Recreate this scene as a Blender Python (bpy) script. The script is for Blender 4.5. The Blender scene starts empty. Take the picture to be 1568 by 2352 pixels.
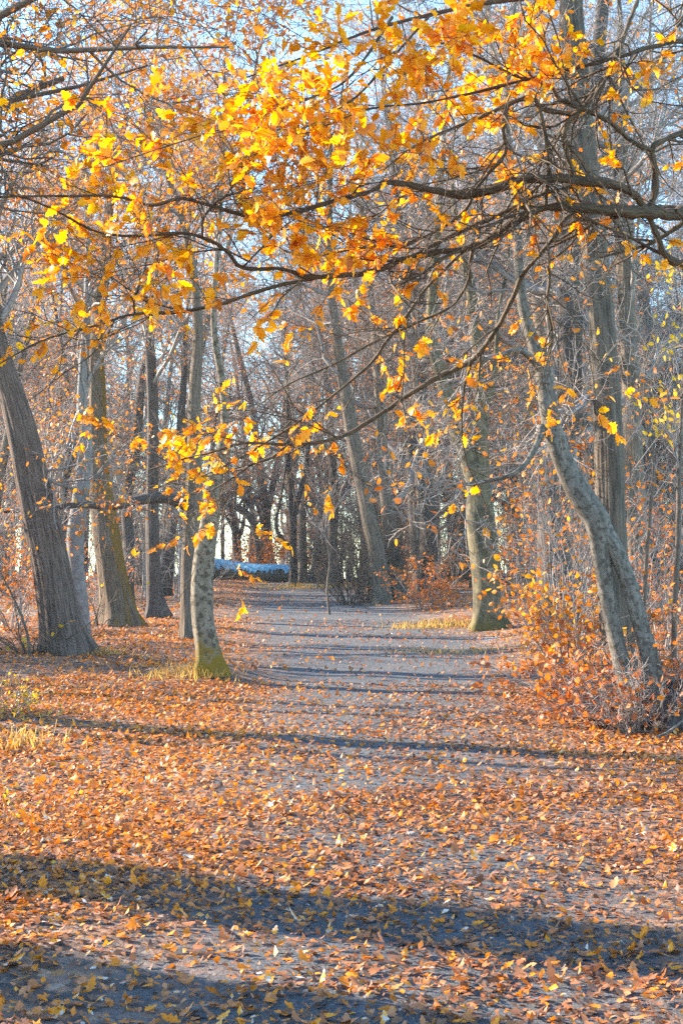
import bpy, math, numpy as np
from mathutils import Vector
R = math.radians
rng = np.random.default_rng(11)
sc = bpy.context.scene
COL = sc.collection

# ------------------------------------------------------------ camera
EYE, F, CX, CY, HOR = 1.6, 3267.0, 784.0, 1176.0, 1263.0     # traced in a 1568 x 2352 copy of the photo
PITCH = math.atan((HOR - CY) / F)
cam = bpy.data.objects.new('camera', bpy.data.cameras.new('camera'))
COL.objects.link(cam); sc.camera = cam
cam.data.sensor_fit = 'VERTICAL'; cam.data.sensor_height = 36.0
cam.data.lens = 36.0 * F / 2352.0
cam.data.clip_start = 0.1; cam.data.clip_end = 3000
cam.location = (0, 0, EYE); cam.rotation_euler = (math.pi / 2 + PITCH, 0, 0)

# ------------------------------------------------------------ light
SUN_EL, SUN_AZ = R(24.0), R(67.0)            # azimuth measured from straight ahead towards the left
sun_dir = Vector((-math.sin(SUN_AZ) * math.cos(SUN_EL), math.cos(SUN_AZ) * math.cos(SUN_EL), math.sin(SUN_EL)))
w = bpy.data.worlds.new('World'); sc.world = w; w.use_nodes = True
nt = w.node_tree
sky = nt.nodes.new('ShaderNodeTexSky'); sky.sky_type = 'NISHITA'; sky.sun_disc = False
sky.sun_elevation = SUN_EL; sky.sun_rotation = -SUN_AZ
sky.air_density = 1.0; sky.dust_density = 0.0; sky.ozone_density = 2.0
bg = nt.nodes['Background']; bg.inputs['Strength'].default_value = 0.15
tint = nt.nodes.new('ShaderNodeMixRGB'); tint.blend_type = 'MULTIPLY'; tint.inputs[0].default_value = 1.0; tint.inputs[2].default_value = (0.80, 1.02, 1.09, 1)
nt.links.new(sky.outputs[0], tint.inputs[1]); nt.links.new(tint.outputs[0], bg.inputs['Color'])
sun = bpy.data.objects.new('sun', bpy.data.lights.new('sun', 'SUN')); COL.objects.link(sun)
sun.data.energy = 5.0; sun.data.angle = R(0.7); sun.data.color = (1.0, 0.84, 0.66)
sun.rotation_euler = sun_dir.to_track_quat('Z', 'Y').to_euler()
sc.view_settings.view_transform = 'Standard'; sc.view_settings.look = 'None'
sc.view_settings.exposure = 2.15; sc.view_settings.gamma = 1.0; sc.view_settings.use_curve_mapping = False
sc.render.engine = 'CYCLES'
cy = sc.cycles
cy.max_bounces = 6; cy.diffuse_bounces = 3; cy.glossy_bounces = 1; cy.transmission_bounces = 3
cy.volume_bounces = 0; cy.transparent_max_bounces = 4; cy.caustics_reflective = False; cy.caustics_refractive = False
cy.use_denoising = False

# ------------------------------------------------------------ haze
def haze_box():
    me = bpy.data.meshes.new('haze'); x0, x1, y0, y1, z0, z1 = -150, 150, -60, 160, -7, 45
    v = [(x, y, z) for z in (z0, z1) for y in (y0, y1) for x in (x0, x1)]
    me.from_pydata(v, [], [(0, 2, 3, 1), (4, 5, 7, 6), (0, 1, 5, 4), (1, 3, 7, 5), (3, 2, 6, 7), (2, 0, 4, 6)])
    m = bpy.data.materials.new('haze'); m.use_nodes = True; n = m.node_tree.nodes; n.clear()
    v_ = n.new('ShaderNodeVolumePrincipled'); out = n.new('ShaderNodeOutputMaterial'); m.node_tree.links.new(v_.outputs[0], out.inputs['Volume'])
    v_.inputs['Color'].default_value = (.86, .93, 1, 1); v_.inputs['Density'].default_value = 0.00035; v_.inputs['Anisotropy'].default_value = .3
    me.materials.append(m); o = bpy.data.objects.new('haze', me); COL.objects.link(o); o['kind'] = 'stuff'; o['label'] = 'thin pale winter haze between the trees'
haze_box()

# ------------------------------------------------------------ numbers
def P(px, py, d):
    """traced pixel -> point at distance d along the view axis' ground direction"""
    x, z = (px - CX) / F, -(py - CY) / F
    c, s = math.cos(PITCH), math.sin(PITCH)
    v = np.array([x, c - z * s, s + z * c])
    return v * (d / v[1]) + np.array([0, 0, EYE])

def smooth(a, b, x):
    t = np.clip((x - a) / (b - a), 0, 1); return t * t * (3 - 2 * t)

def path_x(y):
    y = np.asarray(y, float)
    return 0.25 * np.exp(-((y - 6) / 7.0) ** 2) + 0.55 * np.exp(-((y - 22) / 10) ** 2) - 1.6 * smooth(24, 62, y)

def gz(x, y):
    """ground height"""
    x = np.asarray(x, float); y = np.asarray(y, float)
    u = x - path_x(y)
    k = smooth(8, 20, y)
    z = 0.24 * smooth(1.2, 4.5, u) * k + 0.10 * smooth(1.3, 4.0, -u) * k
    z += 0.5 * smooth(6, 30, np.abs(u)) * k
    z += 0.035 * np.sin(x * 1.3 + 0.4 * y) * np.sin(y * 0.9 - 0.5 * x + 1) * smooth(0.3, 2.0, np.abs(u))
    z += 0.012 * np.sin(x * 3.1 + 1.1 * y + 2) * np.sin(y * 2.7 - x)
    z += 0.16 * np.exp(-(((x + 1.68) / 0.6) ** 2 + ((y - 17.9) / 0.9) ** 2))
    z -= 0.045 * np.maximum(y - 80, 0)
    return z

def unit(v):
    return v / np.maximum(np.linalg.norm(v, axis=-1, keepdims=True), 1e-9)

def base_at(px, py, d=None):
    """where the ray through a traced pixel meets the ground"""
    if d is None:
        g = np.geomspace(3.5, 140, 1600); q = np.array([P(px, py, v) for v in (3.5, 140)])
        tt = ((g - 3.5) / 136.5)[:, None]; q = q[0] + (q[1] - q[0]) * tt
        hit = np.nonzero(q[:, 2] <= gz(q[:, 0], q[:, 1]))[0]; d = float(g[hit[0]]) if len(hit) else 100.0
    p = P(px, py, d)
    return np.array([p[0], p[1], float(gz(p[0], p[1]))]), d

# ------------------------------------------------------------ objects
def tag(o, label=None, cat=None, group=None, kind=None):
    if label: o['label'] = label
    if cat: o['category'] = cat
    if group: o['group'] = group
    if kind: o['kind'] = kind
    return o

def thing(name, loc, label, cat, group=None):
    o = bpy.data.objects.new(name, None); COL.objects.link(o)
    o.location = tuple(float(v) for v in loc); o.empty_display_size = 0.3
    return tag(o, label, cat, group)

def mesh_obj(name, V, Q, mat, parent=None, attrs=None, smooth_shade=True, origin=None, T=None):
    """V n x 3, Q m x 4 quads, T optional triangles; attrs {name: (type, array)}; V in world space"""
    me = bpy.data.meshes.new(name)
    V = np.asarray(V, np.float32)
    org = np.array(origin if origin is not None else (parent.location if parent is not None else (0, 0, 0)), np.float32)
    if parent is not None and parent.parent is not None: org = np.array(parent.parent.location, np.float32)
    V = V - org
    Q = np.asarray(Q, np.int32).reshape(-1, 4)
    nT = 0 if T is None else len(T)
    me.vertices.add(len(V)); me.vertices.foreach_set('co', V.ravel())
    nl = Q.size + nT * 3
    me.loops.add(nl); me.polygons.add(len(Q) + nT)
    lv = Q.ravel() if nT == 0 else np.concatenate([Q.ravel(), np.asarray(T, np.int32).ravel()])
    me.loops.foreach_set('vertex_index', lv.astype(np.int32))
    st = np.arange(len(Q), dtype=np.int32) * 4
    if nT: st = np.concatenate([st, Q.size + np.arange(nT, dtype=np.int32) * 3])
    me.polygons.foreach_set('loop_start', st)
    me.update(calc_edges=True)
    if smooth_shade:
        me.polygons.foreach_set('use_smooth', np.ones(len(me.polygons), bool))
    for k, (ty, arr) in (attrs or {}).items():
        a = me.attributes.new(k, ty, 'POINT')
        a.data.foreach_set('vector' if ty == 'FLOAT_VECTOR' else 'value', np.asarray(arr, np.float32).ravel())
    me.materials.append(mat)
    o = bpy.data.objects.new(name, me); COL.objects.link(o)
    if parent is not None: o.parent = parent
    elif origin is not None: o.location = tuple(float(v) for v in origin)
    return o

def copy_tree(o, parent=None):
    c = o.copy(); COL.objects.link(c)
    if parent is not None: c.parent = parent
    for ch in list(o.children): copy_tree(ch, c)
    return c

class Tubes:
    """collects batches of tubes; build() links them as one mesh"""
    def __init__(s): s.V = []; s.Q = []; s.B = []; s.n = 0
    def add(s, pts, rad, sides, lobes=None):
        """pts B x N x 3, rad B x N; lobes: optional N x sides radius factors"""
        pts = np.asarray(pts, float); rad = np.asarray(rad, float)
        if pts.ndim == 2: pts, rad = pts[None], rad[None]
        B, N, _ = pts.shape
        t = np.empty_like(pts); t[:, 1:-1] = pts[:, 2:] - pts[:, :-2]; t[:, 0] = pts[:, 1] - pts[:, 0]; t[:, -1] = pts[:, -1] - pts[:, -2]
        t = unit(t); m = unit(t.mean(1))
        ref = np.where(np.abs(m[:, 2:3]) > 0.8, np.array([[0, 1.0, 0]]), np.array([[0, 0, 1.0]]))
        a = unit(np.cross(t, ref[:, None, :])); b = np.cross(t, a)
        th = np.arange(sides) * 2 * math.pi / sides
        rr = rad[:, :, None] * np.ones(sides)
        if lobes is not None: rr = rr * lobes
        ring = pts[:, :, None, :] + rr[..., None] * (np.cos(th)[:, None] * a[:, :, None, :] + np.sin(th)[:, None] * b[:, :, None, :])
        seg = np.linalg.norm(np.diff(pts, axis=1), axis=2); L = np.concatenate([np.zeros((B, 1)), np.cumsum(seg, 1)], 1)
        off = rng.random((B, 1, 1)) * 50
        r0 = rad.max(1)[:, None, None]
        bk = np.stack([np.broadcast_to(np.cos(th) * r0, (B, N, sides)), np.broadcast_to(np.sin(th) * r0, (B, N, sides)),
                       np.broadcast_to(L[:, :, None] + off, (B, N, sides))], -1)
        s.V.append(ring.reshape(-1, 3)); s.B.append(bk.reshape(-1, 3))
        i = np.arange(N - 1)[:, None] * sides; j = np.arange(sides); k = (j + 1) % sides
        q = np.stack([i + j, i + k, i + sides + k, i + sides + j], -1).reshape(-1, 4)
        q = (q[None] + (np.arange(B) * N * sides)[:, None, None] + s.n).reshape(-1, 4)
        s.Q.append(q); s.n += B * N * sides
        return s
    def build(s, name, mat, parent=None, origin=None):
        return mesh_obj(name, np.concatenate(s.V), np.concatenate(s.Q), mat, parent, {'bk': ('FLOAT_VECTOR', np.concatenate(s.B))}, origin=origin)

def resample(pts, rad, n):
    """smooth polyline (Catmull-Rom) resampled to n points"""
    pts = np.asarray(pts, float); rad = np.asarray(rad, float)
    m = len(pts)
    if m == 2:
        u = np.linspace(0, 1, n)[:, None]; return pts[0] + (pts[1] - pts[0]) * u, rad[0] + (rad[1] - rad[0]) * u[:, 0]
    seg = np.linalg.norm(np.diff(pts, axis=0), axis=1); L = np.concatenate([[0], np.cumsum(seg)])
    X = np.column_stack([pts, rad])
    T = np.empty_like(X); T[1:-1] = (X[2:] - X[:-2]) / (L[2:] - L[:-2])[:, None]
    T[0] = (X[1] - X[0]) / seg[0]; T[-1] = (X[-1] - X[-2]) / seg[-1]
    u = np.linspace(0, L[-1], n); k = np.clip(np.searchsorted(L, u, 'right') - 1, 0, m - 2)
    h = seg[k]; t = ((u - L[k]) / h)[:, None]; h = h[:, None]
    Y = (2*t**3 - 3*t**2 + 1) * X[k] + (t**3 - 2*t**2 + t) * h * T[k] + (-2*t**3 + 3*t**2) * X[k+1] + (t**3 - t**2) * h * T[k+1]
    return Y[:, :3], np.maximum(Y[:, 3], 0.0015)

def at_param(pts, t):
    """pts B x N x C sampled at t (B x n) -> B x n x C"""
    B, N = pts.shape[:2]
    f = t * (N - 1); i = np.clip(f.astype(int), 0, N - 2); fr = (f - i)[..., None]
    bi = np.arange(B)[:, None]
    return pts[bi, i] * (1 - fr) + pts[bi, i + 1] * fr

def kids(pts, rad, n, length, N=5, ang=(35, 70), t=(0.2, 1.0), wig=0.25, up=0.1, rr=0.55, tip=0.25, rmin=0.003, taper_len=0.5, flat=0.0):
    """n children on every parent tube: B x N x 3 -> (B*n) x N x 3"""
    B = len(pts)
    tt = np.sort(t[0] + (t[1] - t[0]) * rng.random((B, n)), 1)
    p0 = at_param(pts, tt)
    e = 0.04
    tan = unit(at_param(pts, np.minimum(tt + e, 1)) - at_param(pts, np.maximum(tt - e, 0)))
    r0 = at_param(rad[..., None], tt)[..., 0] * rr * (0.7 + 0.5 * rng.random((B, n)))
    r0 = np.maximum(r0, rmin)
    rv = rng.normal(size=(B, n, 3)); rv[..., 2] *= (1 - flat)
    perp = unit(rv - (rv * tan).sum(-1, keepdims=True) * tan)
    a = np.radians(ang[0] + (ang[1] - ang[0]) * rng.random((B, n)))[..., None]
    d = unit(np.cos(a) * tan + np.sin(a) * perp)
    L = (length[0] + (length[1] - length[0]) * rng.random((B, n))) * (1 - taper_len * tt)
    d = d.reshape(-1, 3); L = L.reshape(-1); p = p0.reshape(-1, 3); r0 = r0.reshape(-1)
    M = len(d); out = np.empty((M, N, 3)); out[:, 0] = p
    step = (L / (N - 1))[:, None]
    for i in range(1, N):
        d = unit(d + rng.normal(size=(M, 3)) * wig + np.array([0, 0, up]))
        p = p + d * step; out[:, i] = p
    u = np.linspace(0, 1, N)
    ro = np.maximum(r0[:, None] * (1 - (1 - tip) * u), rmin * 0.7)
    return out, ro

# ------------------------------------------------------------ leaves
def leaf_template(rows, lobed):
    u = np.linspace(0, 1, rows)
    wid = np.sin(np.pi * np.clip(u, 0.0, 1) ** 0.85) ** 0.8 * 0.5
    if lobed:
        wid = wid * (1 + 0.26 * np.where(np.arange(rows) % 2 == 0, -1, 1))
    wid[0] = 0.03; wid[-1] = 0.06
    v = np.stack([-wid, np.zeros(rows), wid], 1)
    uu = np.repeat(u[:, None], 3, 1).copy()
    if lobed: uu[:, [0, 2]] += 0.04
    i = np.arange(rows - 1)[:, None] * 3; j = np.arange(2)
    q = np.stack([i + j, i + j + 1, i + j + 4, i + j + 3], -1).reshape(-1, 4)
    return uu.ravel(), v.ravel(), q

LEAF_HI = leaf_template(9, True); LEAF_MID = leaf_template(5, False); LEAF_LO = leaf_template(3, False)

class Leaves:
    def __init__(s): s.V = []; s.Q = []; s.T = []; s.n = 0
    def add(s, pos, axis, nrm, size, tint, tpl=LEAF_MID, width=0.55, curl=0.25):
        M = len(pos)
        if M == 0: return s
        u, v, q = tpl
        axis = unit(axis); side = unit(np.cross(nrm, axis)); n = np.cross(axis, side)
        size = np.broadcast_to(size, (M,))
        c1 = (rng.normal(size=M) * curl)[:, None]; c2 = (rng.normal(size=M) * curl * 2.5)[:, None]; tw = (rng.normal(size=M) * curl)[:, None]
        z = c1 * u * u + c2 * (v * width) ** 2 + tw * v * (u - .5) * 1.4
        V = pos[:, None, :] + size[:, None, None] * (u[None, :, None] * axis[:, None, :] + (v * width * (1 + 0.25 * rng.normal(size=(M, 1))))[..., None] * side[:, None, :] + z[..., None] * n[:, None, :])
        s.V.append(V.reshape(-1, 3)); K = len(u)
        s.Q.append((q[None] + (np.arange(M) * K)[:, None, None] + s.n).reshape(-1, 4)); s.n += M * K
        s.T.append(np.repeat(np.broadcast_to(tint, (M,)), K))
        return s
    def on(s, pts, n, size, tint, tpl=LEAF_MID, t=(0.3, 1.0), droop=0.5, width=0.55, curl=0.25, keep=1.0):
        """n leaves on every twig"""
        B = len(pts)
        if B == 0: return s
        tt = t[0] + (t[1] - t[0]) * rng.random((B, n))
        p = at_param(pts, tt).reshape(-1, 3)
        tan = np.repeat(unit(pts[:, -1] - pts[:, 0]), n, 0)
        ax = tan * 0.8 + rng.normal(size=p.shape) * 0.6 + np.array([0, 0, -droop])
        nr = rng.normal(size=p.shape) * 0.8 + np.array([0, 0, 0.7])
        k = rng.random(len(p)) < keep
        m = k.sum()
        sz = size[0] + (size[1] - size[0]) * rng.random(m) ** 1.5
        ti = np.clip(tint[0] + tint[1] * rng.normal(size=m), 0, 1)
        return s.add(p[k], ax[k], nr[k], sz, ti, tpl, width, curl)
    def build(s, name, mat, parent=None, origin=None):
        return mesh_obj(name, np.concatenate(s.V), np.concatenate(s.Q), mat, parent, {'tint': ('FLOAT', np.concatenate(s.T))}, origin=origin)

# ------------------------------------------------------------ materials
def new_mat(name):
    m = bpy.data.materials.new(name); m.use_nodes = True
    nt = m.node_tree; nt.nodes.clear()
    out = nt.nodes.new('ShaderNodeOutputMaterial')
    return m, nt, nt.nodes, nt.links, out

def ramp(nodes, stops, interp='LINEAR'):
    r = nodes.new('ShaderNodeValToRGB'); r.color_ramp.interpolation = interp
    e = r.color_ramp.elements
    while len(e) > 1: e.remove(e[-1])
    e[0].position = stops[0][0]; e[0].color = (*stops[0][1], 1)
    for p, c in stops[1:]:
        k = e.new(p); k.color = (*c, 1)
    return r

def mat_leaf(name, stops, trans=0.45, rough=0.45, spec=0.35, boost=1.0):
    m, nt, N, L, out = new_mat(name)
    a = N.new('ShaderNodeAttribute'); a.attribute_name = 'tint'
    r = ramp(N, stops); tc = N.new('ShaderNodeTexCoord'); nz = N.new('ShaderNodeTexNoise'); nz.inputs['Scale'].default_value = 45; nz.inputs['Detail'].default_value = 2
    L.new(tc.outputs['Object'], nz.inputs['Vector']); ma = N.new('ShaderNodeMath'); ma.operation = 'MULTIPLY_ADD'; ma.inputs[1].default_value = 0.36; L.new(nz.outputs['Fac'], ma.inputs[0])
    mb = N.new('ShaderNodeMath'); mb.operation = 'SUBTRACT'; mb.inputs[1].default_value = 0.18; L.new(a.outputs['Fac'], mb.inputs[0]); L.new(mb.outputs[0], ma.inputs[2]); L.new(ma.outputs[0], r.inputs[0])
    p = N.new('ShaderNodeBsdfPrincipled'); p.inputs['Roughness'].default_value = rough
    p.inputs['Specular IOR Level'].default_value = spec
    L.new(r.outputs[0], p.inputs['Base Color'])
    t = N.new('ShaderNodeBsdfTranslucent')
    h = N.new('ShaderNodeHueSaturation'); h.inputs['Saturation'].default_value = 1.15; h.inputs['Value'].default_value = boost
    L.new(r.outputs[0], h.inputs['Color']); L.new(h.outputs[0], t.inputs['Color'])
    mx = N.new('ShaderNodeMixShader'); mx.inputs[0].default_value = trans
    L.new(p.outputs[0], mx.inputs[1]); L.new(t.outputs[0], mx.inputs[2]); L.new(mx.outputs[0], out.inputs[0])
    return m

def mat_bark(name, dark, light, ridge=1.0, scale=28, stretch=0.16, moss=None, moss_h=0.5, blotch=None, rough=0.85, spec=0.2, bump=0.6, side_moss=None):
    m, nt, N, L, out = new_mat(name)
    a = N.new('ShaderNodeAttribute'); a.attribute_name = 'bk'
    mp = N.new('ShaderNodeMapping'); mp.inputs['Scale'].default_value = (1, 1, stretch)
    L.new(a.outputs['Vector'], mp.inputs['Vector'])
    n1 = N.new('ShaderNodeTexNoise'); n1.inputs['Scale'].default_value = scale; n1.inputs['Detail'].default_value = 5; n1.inputs['Roughness'].default_value = 0.62
    L.new(mp.outputs[0], n1.inputs['Vector'])
    r = ramp(N, [(0.33, dark), (0.68, light)]); L.new(n1.outputs['Fac'], r.inputs[0])
    col = r.outputs[0]
    tc = N.new('ShaderNodeTexCoord')
    if blotch:
        n2 = N.new('ShaderNodeTexNoise'); n2.inputs['Scale'].default_value = blotch[1]; n2.inputs['Detail'].default_value = 4; n2.inputs['Roughness'].default_value = 0.6
        L.new(tc.outputs['Object'], n2.inputs['Vector'])
        r2 = ramp(N, [(0.5, (0, 0, 0)), (0.58, (1, 1, 1))]); L.new(n2.outputs['Fac'], r2.inputs[0])
        mx = N.new('ShaderNodeMixRGB'); mx.inputs[2].default_value = (*blotch[0], 1)
        L.new(r2.outputs[0], mx.inputs[0]); L.new(col, mx.inputs[1]); col = mx.outputs[0]
    if moss:
        sp = N.new('ShaderNodeSeparateXYZ'); L.new(tc.outputs['Object'], sp.inputs[0])
        n3 = N.new('ShaderNodeTexNoise'); n3.inputs['Scale'].default_value = 9; n3.inputs['Detail'].default_value = 6; n3.inputs['Roughness'].default_value = 0.7
        L.new(tc.outputs['Object'], n3.inputs['Vector'])
        ad = N.new('ShaderNodeMath'); ad.operation = 'MULTIPLY_ADD'; ad.inputs[1].default_value = 2.4 * moss_h; L.new(n3.outputs['Fac'], ad.inputs[0]); L.new(sp.outputs['Z'], ad.inputs[2])
        mr = N.new('ShaderNodeMapRange'); mr.inputs[1].default_value = moss_h * 2.1; mr.inputs[2].default_value = moss_h * 1.5
        L.new(ad.outputs[0], mr.inputs[0])
        mx = N.new('ShaderNodeMixRGB'); mx.inputs[2].default_value = (*moss, 1)
        L.new(mr.outputs[0], mx.inputs[0]); L.new(col, mx.inputs[1]); col = mx.outputs[0]
    if side_moss:
        g = N.new('ShaderNodeNewGeometry'); sp2 = N.new('ShaderNodeSeparateXYZ'); L.new(a.outputs['Vector'], sp2.inputs[0])
        n4 = N.new('ShaderNodeTexNoise'); n4.inputs['Scale'].default_value = 3; L.new(tc.outputs['Object'], n4.inputs['Vector'])
        ad2 = N.new('ShaderNodeMath'); ad2.operation = 'MULTIPLY_ADD'; ad2.inputs[1].default_value = 0.5; L.new(n4.outputs['Fac'], ad2.inputs[0])
        dt = N.new('ShaderNodeVectorMath'); dt.operation = 'DOT_PRODUCT'; dt.inputs[1].default_value = (0.9, -0.2, 0.1); L.new(g.outputs['Normal'], dt.inputs[0])
        L.new(dt.outputs['Value'], ad2.inputs[2])
        mr2 = N.new('ShaderNodeMapRange'); mr2.inputs[1].default_value = 0.85; mr2.inputs[2].default_value = 1.1; L.new(ad2.outputs[0], mr2.inputs[0])
        mx = N.new('ShaderNodeMixRGB'); mx.inputs[2].default_value = (*side_moss, 1)
        L.new(mr2.outputs[0], mx.inputs[0]); L.new(col, mx.inputs[1]); col = mx.outputs[0]
    p = N.new('ShaderNodeBsdfPrincipled'); p.inputs['Roughness'].default_value = rough; p.inputs['Specular IOR Level'].default_value = spec
    L.new(col, p.inputs['Base Color'])
    b = N.new('ShaderNodeBump'); b.inputs['Strength'].default_value = bump; b.inputs['Distance'].default_value = 0.03 * ridge
    L.new(n1.outputs['Fac'], b.inputs['Height']); L.new(b.outputs[0], p.inputs['Normal'])
    L.new(p.outputs[0], out.inputs[0])
    return m

def mat_plain(name, dark, light, scale=8, rough=0.8, spec=0.25):
    m, nt, N, L, out = new_mat(name)
    tc = N.new('ShaderNodeTexCoord'); n = N.new('ShaderNodeTexNoise'); n.inputs['Scale'].default_value = scale; n.inputs['Detail'].default_value = 3
    L.new(tc.outputs['Object'], n.inputs['Vector'])
    r = ramp(N, [(0.35, dark), (0.65, light)]); L.new(n.outputs['Fac'], r.inputs[0])
    p = N.new('ShaderNodeBsdfPrincipled'); p.inputs['Roughness'].default_value = rough; p.inputs['Specular IOR Level'].default_value = spec
    L.new(r.outputs[0], p.inputs['Base Color']); L.new(p.outputs[0], out.inputs[0])
    return m

M_OAK = mat_bark('oak_bark', (0.05, 0.035, 0.028), (0.20, 0.145, 0.115), 1.3, 30, 0.10, bump=1.0)
M_OAKM = mat_bark('mossy_oak_bark', (0.06, 0.045, 0.03), (0.22, 0.16, 0.11), 1.2, 30, 0.10, bump=1.0, side_moss=(0.17, 0.095, 0.018))
M_GREY = mat_bark('grey_smooth_bark', (0.13, 0.125, 0.12), (0.24, 0.23, 0.22), 0.3, 9, 0.8, bump=0.3)
M_BEECH = mat_bark('mottled_beech_bark', (0.13, 0.108, 0.078), (0.255, 0.215, 0.16), 0.4, 10, 0.7, moss=(0.19, 0.12, 0.012), moss_h=0.5, blotch=((0.075, 0.06, 0.042), 15), bump=0.4)
M_OLIVE = mat_bark('olive_bark', (0.075, 0.062, 0.035), (0.20, 0.165, 0.095), 0.8, 16, 0.25, moss=(0.12, 0.095, 0.03), moss_h=0.3, blotch=((0.07, 0.06, 0.035), 3), bump=0.6)
M_MOTT = mat_bark('flaky_bark', (0.085, 0.075, 0.062), (0.20, 0.175, 0.145), 0.6, 24, 0.3, blotch=((0.075, 0.063, 0.05), 22), bump=0.5)
M_BROWN = mat_bark('brown_bark', (0.075, 0.058, 0.043), (0.20, 0.158, 0.118), 0.8, 22, 0.14, bump=0.7)
M_TALL = mat_bark('furrowed_bark', (0.05, 0.04, 0.032), (0.155, 0.125, 0.095), 1.0, 26, 0.12, bump=0.9)
M_DARK = mat_bark('dark_bark', (0.035, 0.028, 0.024), (0.12, 0.095, 0.08), 0.8, 22, 0.15, bump=0.7)
M_TWIG = mat_bark('twig_bark', (0.115, 0.095, 0.085), (0.33, 0.28, 0.25), 0.2, 30, 0.3, bump=0.1, rough=0.6, spec=0.4)
M_TWIGD = mat_bark('dark_twig_bark', (0.06, 0.045, 0.035), (0.15, 0.11, 0.08), 0.2, 40, 0.3, bump=0.2, rough=0.7, spec=0.3)
M_LIMB = mat_bark('limb_bark', (0.032, 0.022, 0.014), (0.125, 0.085, 0.048), 0.6, 55, 0.25, bump=0.6, rough=0.7, spec=0.3)

GOLD = mat_leaf('golden_leaf', [(0.0, (0.45, 0.13, 0.01)), (0.3, (0.78, 0.24, 0.006)), (0.65, (0.93, 0.37, 0.006)), (1.0, (0.95, 0.48, 0.025))], 0.62, 0.4, 0.5)
ORANGE = mat_leaf('orange_leaf', [(0.0, (0.36, 0.10, 0.02)), (0.4, (0.66, 0.19, 0.015)), (0.75, (0.82, 0.31, 0.015)), (1.0, (0.85, 0.45, 0.06))], 0.5, 0.45, 0.4)
RUSSET = mat_leaf('russet_leaf', [(0.0, (0.33, 0.09, 0.03)), (0.5, (0.58, 0.17, 0.04)), (1.0, (0.80, 0.29, 0.05))], 0.45, 0.5, 0.4)
YELLOW = mat_leaf('yellow_leaf', [(0.0, (0.6, 0.34, 0.02)), (1.0, (0.85, 0.6, 0.06))], 0.5, 0.45, 0.4)
LITTER = mat_leaf('fallen_leaf', [(0.0, (0.10, 0.06, 0.045)), (0.25, (0.25, 0.12, 0.065)), (0.5, (0.46, 0.165, 0.06)), (0.62, (0.56, 0.24, 0.11)), (0.70, (0.58, 0.18, 0.02)), (0.82, (0.80, 0.245, 0.015)), (0.90, (0.84, 0.33, 0.02)), (0.93, (0.62, 0.52, 0.43)), (1.0, (0.72, 0.63, 0.55))], 0.24, 0.5, 0.22)
STRAW = mat_leaf('dry_grass', [(0.0, (0.42, 0.25, 0.08)), (1.0, (0.75, 0.5, 0.16))], 0.4, 0.6, 0.3)

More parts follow.
